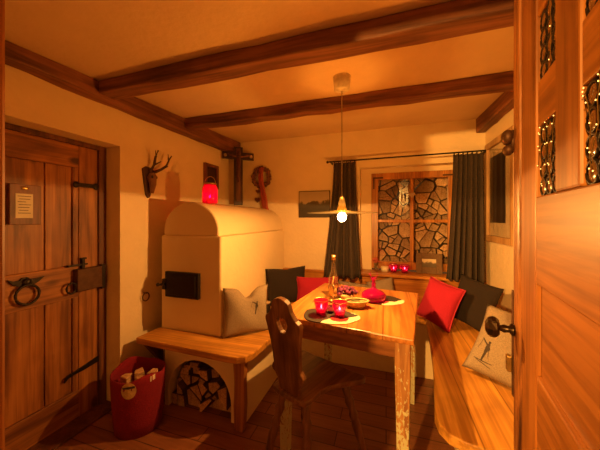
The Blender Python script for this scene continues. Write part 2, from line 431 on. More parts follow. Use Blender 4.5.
mk('threshold', bx(-1.93, XL - .01, .36, 1.335, 0, .014), 'frameD', d, world=True, bevel=.003)
# iron lock case with ring and lever
bm = B(); box(bm, XD, XD + .045, 1.135, 1.285, .815, .955)
lk = mk('lock_case', bm, 'rust', d, world=True, bevel=.004)
bm = B(); tube(bm, [(XD + .03, 1.11 + .026 * math.cos(a), .845 + .032 * math.sin(a)) for a in [2 * PI * k / 18 for k in range(18)]], .006, 8, True)
mk('lock_ring', bm, 'iron', lk, world=True, smooth=True)
bm = B(); box(bm, XD, XD + .02, 1.10, 1.21, .975, .985); box(bm, XD, XD + .025, 1.175, 1.19, .955, 1.02); tube(bm, [(XD + .02, 1.165, 1.02), (XD + .02, 1.2, 1.018)], .006)
mk('latch_lever', bm, 'iron', lk, world=True)
mk('striker', bx(XD + .015, XD + .04, 1.285, 1.31, .80, .965), 'iron', d, world=True, bevel=.002)
bm = B(); box(bm, XD, XD + .012, 1.14, 1.285, 1.475, 1.50); ball(bm, (XD + .006, 1.15, 1.487), .02, (.4, 1, 1)); ball(bm, (XD + .006, 1.27, 1.487), .02, (.4, 1, 1.1))
mk('upper_hinge', bm, 'iron', d, world=True)
bm = B(); prism(bm, [(1.29, .31), (1.29, .345), (1.20, .325), (1.12, .312), (1.09, .30), (1.085, .275), (1.105, .292), (1.13, .298), (1.2, .30)], 'X', XD, XD + .012)
mk('lower_hinge', bm, 'iron', d, world=True)
# winged escutcheon with a ring knocker
bm = B(); prism(bm, [(.83, .955), (.85, .925), (.875, .91), (.905, .905), (.935, .908), (.96, .922), (.985, .945), (.95, .94), (.925, .942), (.91, .955), (.89, .955), (.878, .942), (.855, .942)], 'X', XD, XD + .012)
ball(bm, (XD + .015, .905, .928), .02, (.7, 1, 1.1))
kn = mk('knocker_plate', bm, 'iron', d, world=True)
bm = B(); tube(bm, [(XD + .022, .905 + .050 * math.cos(a), .862 + .052 * math.sin(a)) for a in [2 * PI * k / 28 for k in range(28)]], .007, 8, True)
mk('knocker_ring', bm, 'iron', kn, world=True, smooth=True)

# notice in a reddish frame hung on the door
t = thing('door_notice', 'reddish framed notice with small paper sheet hanging on left door', 'notice', (XD, .90, 1.24))
mk('board', bx(XD, XD + .016, .835, .968, 1.24, 1.455), 'redframe', t, world=True, bevel=.003)
mk('paper_sheet', bx(XD + .0165, XD + .018, .858, .930, 1.275, 1.405), 'paper', t, world=True)
bm = B()
for k, (a, b_) in enumerate(((.866, .922), (.872, .918), (.866, .90), (.87, .922), (.868, .915), (.872, .91), (.868, .92))):
    z = 1.39 - k * .015; box(bm, XD + .0182, XD + .0186, a, b_, z, z + .003)
mk('handwriting', bm, 'ink', t, world=True)
bm = B(); ball(bm, (XD + .018, .897, 1.435), .018, (.3, 1, .6)); mk('oval_badge', bm, 'brass', t, world=True, smooth=True)

# ------------------------------------------------------------------ stove
SX0, SX1, SY0, SY1 = -1.598, -1.078, 1.562, YB - .002
t = thing('plaster_stove', 'cream plaster farmhouse stove with rounded vault top in left corner', 'stove', (-1.3, 2.0, 0))
mk('body', bx(SX0, SX1, SY0, SY1, .45, 1.15), 'stove', t, world=True, bevel=.012)
pts = [(-1.338 - .238, 1.15), (-1.338 - .238, 1.185)]
for k in range(1, 24):
    a = PI - PI * k / 24; pts.append((-1.338 + .238 * math.cos(a), 1.185 + .205 * math.sin(a)))
pts += [(-1.338 + .238, 1.185), (-1.338 + .238, 1.15)]
bm = prism(B(), pts, 'Y', SY0 + .004, SY1)
mk('vault', bm, 'stove', t, world=True, bevel=.01)
# masonry base with the log arch
AX, AZ, AR = -1.165, .10, .245
outer = [(-1.44, 0), (-1.44, .418), (-.83, .418), (-.83, 0), (AX + AR, 0)]
arch = [(AX + AR * math.cos(PI * k / 20), AZ + AR * math.sin(PI * k / 20)) for k in range(21)]
bm = prism(B(), outer + arch + [(AX - AR, 0)], 'Y', 1.44, 1.52)
box(bm, -.91, -.83, 1.52, 2.3, 0, .418); box(bm, -1.44, -1.41, 1.52, 2.3, 0, .418); box(bm, -1.41, -.91, 1.95, 2.3, 0, .418)
mk('masonry_base', bm, 'stove', t, world=True)
# iron fire door
fd = mk('fire_door', bx(-1.535, -1.245, SY0 - .028, SY0, .705, .888), 'iron', t, world=True, bevel=.004)
bm = B(); box(bm, -1.515, -1.265, SY0 - .036, SY0 - .028, .725, .868); mk('door_plate', bm, 'iron', fd, world=True, bevel=.006)
bm = B(); tube(bm, [(-1.52, SY0 - .045, .80), (-1.572, SY0 - .05, .793)], [.010, .007]); ball(bm, (-1.577, SY0 - .05, .793), .013); box(bm, -1.55, -1.52, SY0 - .04, SY0, .76, .835)
mk('latch', bm, 'iron', fd, world=True)

# stove bench
t = thing('stove_bench', 'honey pine bench wrapping the front and side of the stove', 'bench', (-1.0, 1.45, 0))
pts = [(-1.622, 1.372), (-.90, 1.352), (-.83, 1.356), (-.785, 1.38), (-.762, 1.43), (-.755, 1.50), (-.735, 1.80), (-.735, 2.315), (SX1 + .001, 2.315), (SX1 + .001, SY0 - .001), (-1.612, SY0 - .001)]
mk('seat', prism(B(), pts, 'Z', .42, .463), 'pine', t, world=True, bevel=.006)
bm = prism(B(), [(-.875, .42), (-.793, .42), (-.80, .30), (-.795, .16), (-.805, 0), (-.868, 0), (-.872, .15), (-.866, .28)], 'Y', 1.385, 1.43)
mk('leg', bm, 'pineZ', t, world=True, bevel=.008)
mk('bracket', prism(B(), [(1.40, .42), (1.56, .42), (1.56, .2)], 'X', -1.615, -1.575), 'redframe', t, world=True, bevel=.003)

# corner bench
t = thing('corner_bench', 'honey pine corner bench running under the window and along the right wall', 'bench', (.5, 2.5, 0))
pts = [(SX1 + .004, YB - .002), (SX1 + .004, 2.318), (.30, 2.318), (.278, 1.95), (.247, 1.62), (.212, 1.36), (.192, 1.22), (.198, 1.165), (.225, 1.12), (.27, 1.098), (.34, 1.083), (.52, 1.06), (XR - .002, 1.05), (XR - .002, YB - .002)]
mk('seat', prism(B(), pts, 'Z', .42, .463), 'pineY', t, world=True, bevel=.006)
mk('backrest', bx(SX1 + .004, XR - .002, YB - .045, YB - .002, .463, .715), 'backrest', t, world=True, bevel=.005)
mk('top_rail', bx(SX1 + .004, -.27, YB - .06, YB - .002, .715, .732), 'backrest', t, world=True, bevel=.003)
bm = B(); box(bm, -.828, .36, 2.32, YB - .01, 0, .42); box(bm, .36, XR - .004, 1.60, YB - .01, 0, .42)
mk('plaster_base', bm, 'plaster', t, world=True)
bm = lathe(B(), [(.034, 0), (.038, .02), (.032, .10), (.040, .25), (.036, .36), (.043, .42)], (.315, 1.17, 0), 20)
mk('leg', bm, 'pineZ', t, world=True, smooth=True)

# ------------------------------------------------------------------ window
YW = 2.88
w = thing('window_1', None, None, (.245, YW, .76)); w['kind'] = 'structure'
bm = B()
for a in ((-.145, -.078, 2.85, 2.91, .76, 1.74), (.568, .635, 2.85, 2.91, .76, 1.74), (-.078, .568, 2.85, 2.91, 1.675, 1.74), (-.078, .568, 2.85, 2.91, .76, .835)): box(bm, *a)
mk('window_frame', bm, 'window', w, world=True, bevel=.005)
bm = B(); box(bm, .228, .262, 2.86, 2.90, .835, 1.675); mk('mullion', bm, 'window', w, world=True, bevel=.004)
bm = B(); box(bm, -.078, .228, 2.862, 2.898, 1.235, 1.265); box(bm, .262, .568, 2.862, 2.898, 1.235, 1.265); mk('transom', bm, 'window', w, world=True, bevel=.004)
for x0, x1 in ((-.078, .228), (.262, .568)):
    for z0, z1 in ((.835, 1.235), (1.265, 1.675)):
        mk('pane', bx(x0, x1, 2.878, 2.882, z0, z1), 'glass', w, world=True)
for x, s in ((-.128, 1), (.618, -1)):
    bm = B(); box(bm, min(x, x + s * .10), max(x, x + s * .10), 2.843, 2.85, 1.685, 1.70); box(bm, min(x, x + s * .014), max(x, x + s * .014), 2.843, 2.85, 1.58, 1.70)
    mk('corner_hinge', bm, 'rust', w, world=True)
bm = B(); box(bm, -.25, -.145, 2.86, 2.97, .70, 1.79); box(bm, .635, .70, 2.86, 2.97, .70, 1.79); box(bm, -.145, .635, 2.86, 2.97, 1.74, 1.79)
mk('reveal', bm, 'plaster', w, world=True)
struct('trim_3', bx(-.248, .698, 2.66, 2.86, .715, .745), 'backrest', bevel=.005)
# heart on the mullion
def heart_pts(s, n=26):
    return [(s * .0625 * 16 * math.sin(a) ** 3, s * .0625 * (13 * math.cos(a) - 5 * math.cos(2 * a) - 2 * math.cos(3 * a) - math.cos(4 * a))) for a in [2 * PI * k / n for k in range(n)]]
t = thing('heart_ornament', 'small pale heart hanging on the window mullion', 'ornament', (.245, 2.85, 1.52))
bm = prism(B(), [(x, z - .01) for x, z in heart_pts(.03)], 'Y', -.008, .004); mk('heart', bm, 'bone', t, bevel=.002)
bm = tube(B(), [(-.004, -.002, .01), (-.028, -.002, .055), (0, -.002, .11), (.028, -.002, .055), (.004, -.002, .01)], .0018, 6); mk('cord', bm, 'cord', t)

# firewood cells (Voronoi packing, each log its own prism)
def clip(poly, p, q):
    mx, my = (p[0] + q[0]) / 2, (p[1] + q[1]) / 2; nx, ny = q[0] - p[0], q[1] - p[1]
    out = []
    for i in range(len(poly)):
        a, b_ = poly[i], poly[(i + 1) % len(poly)]
        da = (a[0] - mx) * nx + (a[1] - my) * ny; db = (b_[0] - mx) * nx + (b_[1] - my) * ny
        if da <= 0: out.append(a)
        if da * db < 0:
            f = da / (da - db); out.append((a[0] + (b_[0] - a[0]) * f, a[1] + (b_[1] - a[1]) * f))
    return out
def cells(x0, x1, z0, z1, step, rnd, jit=.42):
    P_ = []; nz = max(1, round((z1 - z0) / step)); nx = max(1, round((x1 - x0) / (step * 1.15)))
    for j in range(nz):
        for i in range(nx):
            P_.append((x0 + (i + .5 + (.5 if j % 2 else 0) - .25 + rnd.uniform(-jit, jit)) * (x1 - x0) / nx, z0 + (j + .5 + rnd.uniform(-jit, jit)) * (z1 - z0) / nz))
    out = []
    for p in P_:
        poly = [(x0, z0), (x1, z0), (x1, z1), (x0, z1)]
        for q in P_:
            if q is not p and poly: poly = clip(poly, p, q)
        if len(poly) > 2: out.append(poly)
    return out
def split_cells(cs, rnd):
    out = []
    for poly in cs:
        cx = sum(p[0] for p in poly) / len(poly) + rnd.uniform(-.012, .012); cz = sum(p[1] for p in poly) / len(poly) + rnd.uniform(-.012, .012)
        a = rnd.uniform(0, PI); q = (math.cos(a) * .01, math.sin(a) * .01)
        A = clip(poly, (cx - q[0], cz - q[1]), (cx + q[0], cz + q[1])); B_ = clip(poly, (cx + q[0], cz + q[1]), (cx - q[0], cz - q[1]))
        if rnd.random() < .3: out.append(poly); continue
        for h_ in (A, B_):
            if len(h_) < 3: continue
            if rnd.random() < .5:
                C1 = clip(h_, (cx - q[1], cz + q[0]), (cx + q[1], cz - q[0])); C2 = clip(h_, (cx + q[1], cz - q[0]), (cx - q[1], cz + q[0]))
                out += [c for c in (C1, C2) if len(c) > 2]
            else: out.append(h_)
    return out
def log_obj(poly, y0, length, shrink, label, group, rnd, mat):
    cx = sum(p[0] for p in poly) / len(poly); cz = sum(p[1] for p in poly) / len(poly)
    pl = []
    for x, z in poly:
        dx, dz = x - cx, z - cz; L_ = math.hypot(dx, dz)
        if L_ < 1e-4: continue
        k = max(.55, (L_ - shrink) / L_); q = (dx * k, dz * k)
        if not pl or math.hypot(q[0] - pl[-1][0], q[1] - pl[-1][1]) > .006: pl.append(q)
    if len(pl) < 3: return
    ar = abs(sum(pl[i][0] * pl[i - 1][1] - pl[i - 1][0] * pl[i][1] for i in range(len(pl)))) / 2
    if ar < .0006: return
    off = rnd.uniform(-.03, .03)
    t = thing('firewood_log', label, 'log', (cx, y0 + off, cz), (0, 0, 0), group)
    mk('log_body', prism(B(), [(x * 1.0, z * 1.0) for x, z in pl], 'Y', .004, length), 'bark', t, bevel=.004)
    mk('cut_end', prism(B(), [(x * .93, z * .93) for x, z in pl], 'Y', 0, .0045), mat, t)
rl = random.Random(11)
for poly in split_cells(cells(-.20, .69, .74, 1.80, .118, rl, .45), rl):
    cx = sum(p[0] for p in poly) / len(poly); cz = sum(p[1] for p in poly) / len(poly)
    hor = 'left' if cx < .245 else 'right'; ver = 'upper' if cz > 1.25 else 'lower'
    log_obj(poly, 2.95, .22, rl.uniform(.001, .009), f'split log end stacked outside behind the {ver} {hor} window pane', f'firewood behind the {ver} {hor} pane', rl, 'logw')
rl = random.Random(5)
arr = []
for poly in split_cells(cells(AX - AR, AX + AR, 0.0, AZ + AR, .110, rl, .42), rl):
    cx = sum(p[0] for p in poly) / len(poly); cz = sum(p[1] for p in poly) / len(poly)
    mxr = max(math.hypot(x - AX, max(0, z - AZ)) for x, z in poly)
    if mxr > AR + .05 or cz > .30: continue
    s = min(1, (AR - .006) / mxr)
    poly = [(AX + (x - AX) * s, (z - AZ) * s + AZ if z > AZ else z) for x, z in poly]
    arr.append((cz, cx, poly))
arr.sort()
for i, (cz, cx, poly) in enumerate(arr):
    row = 'bottom' if cz < .10 else 'middle' if cz < .2 else 'top'
    side = 'left' if cx < AX else 'right'
    log_obj(poly, 1.475 + (.02 if row == 'top' else 0) , .3, rl.uniform(.006, .011), f'split log in the {row} {side} of the woodpile under the stove bench', f'{row} {side} logs in the stove arch', rl, 'log')

# ------------------------------------------------------------------ curtains
bm = tube(B(), [(-.545, 2.625, 1.842), (.81, 2.625, 1.852)], .007, 10); ball(bm, (-.56, 2.625, 1.842), .014)
t = thing('curtain_rod', 'thin black iron curtain rod above the window', 'curtain rod', (.13, 2.7, 1.84))
mk('rod', bm, 'iron', t, world=True, smooth=True)
for x in (-.535, .80):
    bm = B(); box(bm, x - .006, x + .006, 2.62, YB, 1.838, 1.85); mk('wall_bracket', bm, 'iron', t, world=True)
def curtain(label, tl, tr, bl, br, zt, zb0, zb1, folds, y=2.625):
    t = thing('curtain', label, 'curtain', ((bl + br) / 2, y, min(zb0, zb1)))
    bm = B(); nu, nv = folds * 10, 26; g = []
    for j in range(nv + 1):
        f = j / nv; row = []
        for i in range(nu + 1):
            s = i / nu; ff = f ** 1.4
            x0 = tl + (bl - tl) * ff; x1 = tr + (br - tr) * ff
            am = .016 + .016 * f
            ph = 2 * PI * folds * s + .5 * math.sin(3 * s + 1.5 * f)
            x = x0 + (x1 - x0) * (s + .25 / folds * math.sin(ph * .5 + 1) * f * .5)
            zb = zb0 + (zb1 - zb0) * s
            row.append(bm.verts.new((x, y - .012 + am * math.sin(ph) + .008 * math.sin(ph * .37 + 2), zt + (zb - zt) * f + (.006 * math.sin(ph) if j == nv else 0))))
        g.append(row)
    for j in range(nv):
        for i in range(nu): bm.faces.new((g[j][i], g[j][i + 1], g[j + 1][i + 1], g[j + 1][i]))
    mk('cloth', bm, 'curtain', t, world=True, smooth=True, solid=.004)
    for k in range(folds + 1):
        x = tl + (tr - tl) * (k + .2) / (folds + .4)
        bm = tube(B(), [(x, y + .013 * math.cos(a), zt + .006 + .015 * math.sin(a)) for a in [2 * PI * q / 14 for q in range(14)]], .003, 6, True)
        mk('curtain_ring', bm, 'iron', t, world=True, smooth=True)
curtain('grey felt curtain left of the window, behind the hanging lamp', -.495, -.285, -.612, -.222, 1.825, .675, .70, 5)
curtain('grey felt curtain right of the window, beside the right wall', .560, .780, .503, .783, 1.83, .735, .725, 6)

# ------------------------------------------------------------------ pendant lamp
LX, LY = -.250, 1.575
CL = ceil_z(LY)
t = thing('pendant_lamp', 'flat disc pendant lamp with glowing bulb over the table', 'lamp', (LX, LY, 1.30))
mk('ceiling_rose', lathe(B(), [(.052, CL + .001), (.050, CL - .03), (.046, CL - .076), (.02, CL - .086), (0, CL - .086)], (LX, LY, 0), 24), 'porc', t, world=True, smooth=True)
mk('cord', tube(B(), [(LX, LY, CL - .08), (LX, LY, 1.40)], .0028, 8), 'cord', t, world=True)
mk('socket', lathe(B(), [(0, 1.402), (.012, 1.40), (.018, 1.375), (.023, 1.345), (.028, 1.327), (.028, 1.318)], (LX, LY, 0), 20), 'socket', t, world=True, smooth=True)
mk('lamp_shade', openlathe(B(), [(.012, 1.322), (.034, 1.320), (.075, 1.316), (.205, 1.308), (.208, 1.305), (.200, 1.3055), (.075, 1.312), (.012, 1.318)], (LX, LY, 0), 48), 'shade', t, world=True, smooth=True)
m = bpy.data.materials.new('glowing_bulb_glass'); m.use_nodes = True; nt = m.node_tree; nt.nodes.remove(nt.nodes['Principled BSDF'])
e = N(nt, 'ShaderNodeEmission'); e.inputs[0].default_value = (1, .70, .32, 1); e.inputs[1].default_value = 22
tp = N(nt, 'ShaderNodeBsdfTransparent'); ad = N(nt, 'ShaderNodeAddShader')
nt.links.new(e.outputs[0], ad.inputs[0]); nt.links.new(tp.outputs[0], ad.inputs[1]); nt.links.new(ad.outputs[0], nt.nodes['Material Output'].inputs[0])
M['bulb'] = m
mk('bulb', ball(B(), (LX, LY, 1.282), .026, (1, 1, 1.05), 20, 14), 'bulb', t, world=True, smooth=True)
def light(name, loc, e_, col, r):
    l = bpy.data.lights.new(name, 'POINT'); l.energy = e_; l.color = col; l.shadow_soft_size = r
    o = bpy.data.objects.new(name, l); COL.objects.link(o); o.location = loc; return o
LC = (1.0, .43, .085)
light('lamp_filament', (LX, LY, 1.282), 33, LC, .004)
light('hall_lamp', (-1.2, -2.5, 1.9), 560, (1.0, .46, .09), .06)

# ------------------------------------------------------------------ table
t = thing('dining_table', 'square honey pine table with flaking painted legs in the room centre', 'table', (-.18, 1.63, 0))
fl, fr_, brr, bll = (-.578, 1.323), (.114, 1.234), (.216, 2.028), (-.476, 2.117)
mk('tabletop', prism(B(), [fl, fr_, brr, bll], 'Z', .722, .75), 'tabletop', t, world=True, bevel=.006)
def lerp(s, r, ins=0): # bilinear inside top
    a = (fl[0] + (fr_[0] - fl[0]) * s, fl[1] + (fr_[1] - fl[1]) * s); b_ = (bll[0] + (brr[0] - bll[0]) * s, bll[1] + (brr[1] - bll[1]) * s)
    return (a[0] + (b_[0] - a[0]) * r, a[1] + (b_[1] - a[1]) * r)
c4 = [lerp(.055, .05), lerp(.945, .05), lerp(.945, .95), lerp(.055, .95)]
bm = B()
for i in range(4):
    a, b_ = Vector((*c4[i], 0)), Vector((*c4[(i + 1) % 4], 0)); u = (b_ - a).normalized(); n_ = Vector((-u.y, u.x, 0)) * .022
    q = [a, b_, b_ + n_, a + n_]
    prism(bm, [(p.x, p.y) for p in q], 'Z', .635, .722)
mk('apron', bm, 'tablebase', t, world=True, bevel=.003)
for s, r in ((.022, .02), (.978, .02), (.978, .98), (.022, .98)):
    p = lerp(s, r); dx = .066 * (1 if s < .5 else -1); dy = .066 * (1 if r < .5 else -1)
    rt = lambda a, b_: (a * .992 + b_ * .127, -a * .127 + b_ * .992)
    bm = B(); top = [rt(0, 0), rt(dx, 0), rt(dx, dy), rt(0, dy)]; bot = [rt(dx * .12, dy * .12), rt(dx * .82, dy * .12), rt(dx * .82, dy * .82), rt(dx * .12, dy * .82)]
    rows = []
    for z, f in ((.722, 0), (.62, 0), (.3, .6), (0, 1)):
        rows.append([bm.verts.new((p[0] + a[0] + (b_[0] - a[0]) * f, p[1] + a[1] + (b_[1] - a[1]) * f, z)) for a, b_ in zip(top, bot)])
    bm.faces.new(rows[0]); bm.faces.new(rows[-1])
    for a, b_ in zip(rows, rows[1:]):
        for k in range(4): bm.faces.new((a[k], a[(k + 1) % 4], b_[(k + 1) % 4], b_[k]))
    mk('leg', bm, 'legpaint', t, world=True, bevel=.004)

# ------------------------------------------------------------------ chair
ang = math.radians(-23)
t = thing('wooden_chair', 'carved dark wooden farmhouse chair with cut-out back at the table', 'chair', (-.437, 1.197, 0), (0, 0, ang))
hs = [(.06, -.03), (.105, -.018), (.112, .02), (.108, .10), (.122, .16), (.17, .24), (.218, .31), (.222, .335), (.21, .352), (.12, .345)]
seat = [(-x, y) for x, y in hs[::-1]] + hs + [(0, .352)]
mk('seat', prism(B(), seat, 'Z', .415, .445), 'chairseat', t, bevel=.008)
half = [(.055, -.02), (.062, .03), (.072, .06), (.082, .075), (.098, .085), (.102, .10), (.094, .118), (.084, .13), (.085, .18), (.092, .25), (.104, .31), (.112, .345), (.108, .365), (.090, .375), (.076, .39), (.062, .41), (.057, .43), (.050, .448), (.030, .462), (.010, .468)]
ol = half + [(-x, z) for x, z in half[::-1]]
hole = [(.030, .325), (.036, .345), (.030, .368), (.012, .376), (0, .368), (-.012, .376), (-.030, .368), (-.036, .345), (-.030, .325), (-.016, .305), (0, .298), (.016, .305)]
bm = B()
th = .026
def ring(pts, y): return [bm.verts.new((x, y, z)) for x, z in pts]
of, ob = ring(ol, -th), ring(ol, 0); hf, hb = ring(hole, -th), ring(hole, 0)
for o_, h_ in ((of, hf), (ob, hb)):
    es = []
    for lp in (o_, h_):
        for i in range(len(lp)): es.append(bm.edges.new((lp[i], lp[(i + 1) % len(lp)])))
    bmesh.ops.triangle_fill(bm, use_beauty=True, use_dissolve=False, edges=es)
for a, b_ in ((of, ob), (hf, hb)):
    for i in range(len(a)): bm.faces.new((a[i], a[(i + 1) % len(a)], b_[(i + 1) % len(a)], b_[i]))
bm.transform(Matrix.Translation((0, .012, .445)) @ Matrix.Rotation(math.radians(8), 4, 'X'))
mk('backrest', bm, 'chair', t, bevel=.003)
prof = [(.012, 0), (.017, .03), (.015, .06), (.019, .13), (.024, .20), (.018, .235), (.024, .25), (.024, .265), (.016, .285), (.022, .31), (.025, .335), (.018, .36), (.021, .385), (.021, .44)]
for sx_, tx, ty, fx, fy in ((1, .07, .035, .145, -.045), (-1, -.07, .035, -.145, -.045), (1, .13, .27, .225, .345), (-1, -.13, .27, -.215, .345)):
    a = Vector((fx, fy, 0)); b_ = Vector((tx, ty, .42)); dz = (b_ - a)
    q = Vector((0, 0, 1)).rotation_difference(dz.normalized()).to_matrix().to_4x4()
    k = dz.length / .44
    bm = lathe(B(), [(r, z * k) for r, z in prof], (0, 0, 0), 16)
    bm.transform(Matrix.Translation(a) @ q); mk('leg', bm, 'chair', t, smooth=True)

# ------------------------------------------------------------------ cushions
def cushion_fn(w, h, th, dent=0.0, dent_x=0.0, puff=1.0):
    def f(u, v, side):   # u,v in -1..1
        e = lambda q: 1 - abs(q) ** 2.6
        k = max(0, e(u) * e(v)) ** .55
        pin = 1 - .085 * (1 - abs(v) ** 2) * abs(u) ** 3
        pinv = 1 - .07 * (1 - abs(u) ** 2) * abs(v) ** 3
        x = u * w / 2 * pin; z = v * h / 2 * pinv
        if dent and v > 0: z -= dent * math.exp(-((u - dent_x) / .28) ** 2) * v ** 2
        y = side * th / 2 * k
        y += .006 * math.sin(u * 5 + v * 3) * k
        return Vector((x, y, z + h / 2))
    return f
def cushion(label, mat, loc, rot, w, h, th, pipe=None, dent=0, dent_x=0, group=None, n=20):
    t = thing('cushion', label, 'cushion', loc, rot, group)
    f = cushion_fn(w, h, th, dent, dent_x); bm = B(); G = {}
    for s in (-1, 1):
        for j in range(n + 1):
            for i in range(n + 1):
                u, v = -1 + 2 * i / n, -1 + 2 * j / n
                edge = i in (0, n) or j in (0, n)
                if edge and (i, j, 1) in G and s == 1: continue
                vv = bm.verts.new(f(u, v, s)); G[(i, j, s)] = vv
                if edge: G[(i, j, 1)] = vv; G[(i, j, -1)] = vv
    for s in (-1, 1):
        for j in range(n):
            for i in range(n):
                bm.faces.new([G[(i, j, s)], G[(i + 1, j, s)], G[(i + 1, j + 1, s)], G[(i, j + 1, s)]])
    mk('cover', bm, mat, t, smooth=True)
    if pipe:
        pts = [f(-1 + 2 * i / n, -1, 1) for i in range(n)] + [f(1, -1 + 2 * i / n, 1) for i in range(n)] + [f(1 - 2 * i / n, 1, 1) for i in range(n)] + [f(-1, 1 - 2 * i / n, 1) for i in range(n)]
        mk('piping', tube(B(), pts, .0045, 6, True), pipe, t, smooth=True)
    return t, f
def skier(t, f, cx, cz, s, w, h, small=False):
    """black ski jumper print on the front (side -1) of a cushion, laid on its surface"""
    bm = B()
    def put(pts, off=.0012):
        n = max(2, int(max(math.dist(pts[0], p) for p in pts) / .01))
        vs = []
        for x, z in pts:
            u = (cx + x * s) / (w / 2); v = (cz + z * s - h / 2) / (h / 2)
            p = f(u, v, -1); vs.append(p + Vector((0, -off, 0)))
        return vs
    def stroke(path, wd):
        L_, R_ = [], []
        fine = []
        for a, b_ in zip(path, path[1:]):
            for k in range(8): fine.append((a[0] + (b_[0] - a[0]) * k / 8, a[1] + (b_[1] - a[1]) * k / 8))
        fine.append(path[-1]); n = len(fine)
        for i, p in enumerate(fine):
            a, b_ = fine[max(i - 1, 0)], fine[min(i + 1, n - 1)]; dx, dz = b_[0] - a[0], b_[1] - a[1]; l = math.hypot(dx, dz) or 1
            fi = i / (n - 1) * (len(wd) - 1); i0 = min(int(fi), len(wd) - 2); ww = wd[i0] + (wd[i0 + 1] - wd[i0]) * (fi - i0)
            L_.append((p[0] - dz / l * ww, p[1] + dx / l * ww)); R_.append((p[0] + dz / l * ww, p[1] - dx / l * ww))
        a = [bm.verts.new(p) for p in put(L_)]; b_ = [bm.verts.new(p) for p in put(R_)]
        for i in range(n - 1): bm.faces.new((a[i], a[i + 1], b_[i + 1], b_[i]))
    stroke([(-.08, .0), (-.05, .25), (.0, .5), (.03, .72)], [.05, .065, .08, .10])     # legs to hip
    stroke([(.03, .70), (.06, 1.0), (.10, 1.25)], [.11, .13, .10])                     # trunk
    stroke([(.10, 1.22), (.13, 1.45)], [.05, .09]); stroke([(.10, 1.36), (.17, 1.42)], [.08, .07])   # head
    stroke([(.05, 1.15), (-.18, 1.35), (-.45, 1.62)], [.06, .05, .035])                # raised arm
    stroke([(.12, 1.12), (.22, .95), (.20, .78)], [.05, .045, .03])
    stroke([(-.40, 1.6), (-.58, .8)], [.012, .012]); stroke([(.20, .8), (.28, .35)], [.012, .012])   # poles
    if not small:
        stroke([(-.62, .05), (0, -.02), (.62, -.05)], [.02, .032, .02]); stroke([(-.45, -.02), (.1, -.18), (.6, -.34)], [.02, .028, .016])
    mk('skier_print', bm, 'ink', t, solid=.0006, label='black ski jumper print', world=False)
H = .463
def yaw(dx, dy): return math.atan2(dy, dx)
ct, cf = cushion('linen cushion with dark skier figure leaning against the stove side', 'linen', (-.930, 1.645, H), (math.radians(-7), math.radians(2), yaw(.21, .215)), .33, .33, .12, None, .075, .05)
skier(ct, cf, .055, .14, .062, .33, .33, True)
cushion('black cushion in the back left corner beside the stove', 'black', (-.885, 2.36, H), (math.radians(-10), 0, yaw(.30, .28)), .42, .345, .11, None, .01)
cushion('red cushion on the back bench left of the bottle', 'red', (-.615, 2.425, H + .004), (math.radians(-12), 0, math.radians(17)), .40, .25, .09, 'redpipe')
cushion('small beige cushion on the back bench behind the flowers', 'linen', (-.30, 2.60, H + .012), (math.radians(-22), math.radians(6), math.radians(8)), .34, .18, .08)
cushion('beige cushion on the back bench behind the pink decanter', 'linen', (-.02, 2.585, H + .03), (math.radians(-24), math.radians(-16), math.radians(-5)), .26, .22, .09)
cushion('plump red cushion leaning beside the black one at the right', 'red', (.325, 2.215, H + .02), (math.radians(-20), math.radians(9), yaw(.18, -.20)), .29, .325, .13, 'redpipe')
cushion('black cushion behind the plump red one against the right wall', 'black', (.565, 2.235, H + .02), (math.radians(-14), math.radians(8), yaw(.19, -.25)), .32, .35, .11)
ct, cf = cushion('linen cushion with black skier lying on the right bench', 'linen', (.525, 1.492, H + .012), (math.radians(-40), math.radians(4), yaw(.166, -.138)), .37, .385, .10)
skier(ct, cf, -.100, .062, .072, .37, .385)

# ------------------------------------------------------------------ red felt basket
t = thing('felt_basket', 'dark red felt basket of kindling on floor beside the stove bench', 'basket', (-1.46, 1.255, 0))
bm = B(); seg = 44; prev = None
for z0, r in ((0, .118), (.004, .132), (.08, .138), (.16, .143), (.24, .148), (.30, .150), (.335, .150)):
    rg = []
    for k in range(seg):
        a = 2 * PI * k / seg; z = z0
        if z0 > .2: z += .028 * max(0, math.cos(2 * (a - 1.15 - PI / 2))) ** 2 * (z0 - .2) / .135
        rg.append(bm.verts.new((r * math.cos(a), r * math.sin(a) * .92, z)))
    if prev:
        for k in range(seg): bm.faces.new((prev[k], prev[(k + 1) % seg], rg[(k + 1) % seg], rg[k]))
    else: bm.faces.new(rg[::-1])
    prev = rg
mk('tub', bm, 'basket', t, smooth=True, solid=.008)
def on_tub(a, z, off): r = .1475 + off; return (r * math.cos(a), r * math.sin(a) * .92, z)
bm = B(); aC = math.radians(-63); nn = 20
c_ = bm.verts.new(on_tub(aC, .292, .006)); rg = [bm.verts.new(on_tub(aC + .27 * math.cos(2 * PI * k / nn), .292 + .046 * math.sin(2 * PI * k / nn), .006)) for k in range(nn)]
for k in range(nn): bm.faces.new((c_, rg[k], rg[(k + 1) % nn]))
hp = mk('handle_opening', bm, 'wicker', t, solid=.003, label='oval handle cut-out showing pale wood')
bm = B()
vs = [bm.verts.new(on_tub(aC + a, z, .0085)) for a, z in ((-.22, .312), (0, .317), (.22, .319), (.22, .307), (0, .304), (-.2, .303))]
bm.faces.new((vs[0], vs[1], vs[4], vs[5])); bm.faces.new((vs[1], vs[2], vs[3], vs[4])); mk('dark_gap', bm, 'ink', hp, solid=.001)
bm = B(); vs = [bm.verts.new(on_tub(aC + a, z, .006)) for a, z in ((.75, .345), (.95, .35), (.95, .32), (.75, .315))]; bm.faces.new(vs); mk('stitched_tab', bm, 'paper', t, solid=.002)
rk = random.Random(3)
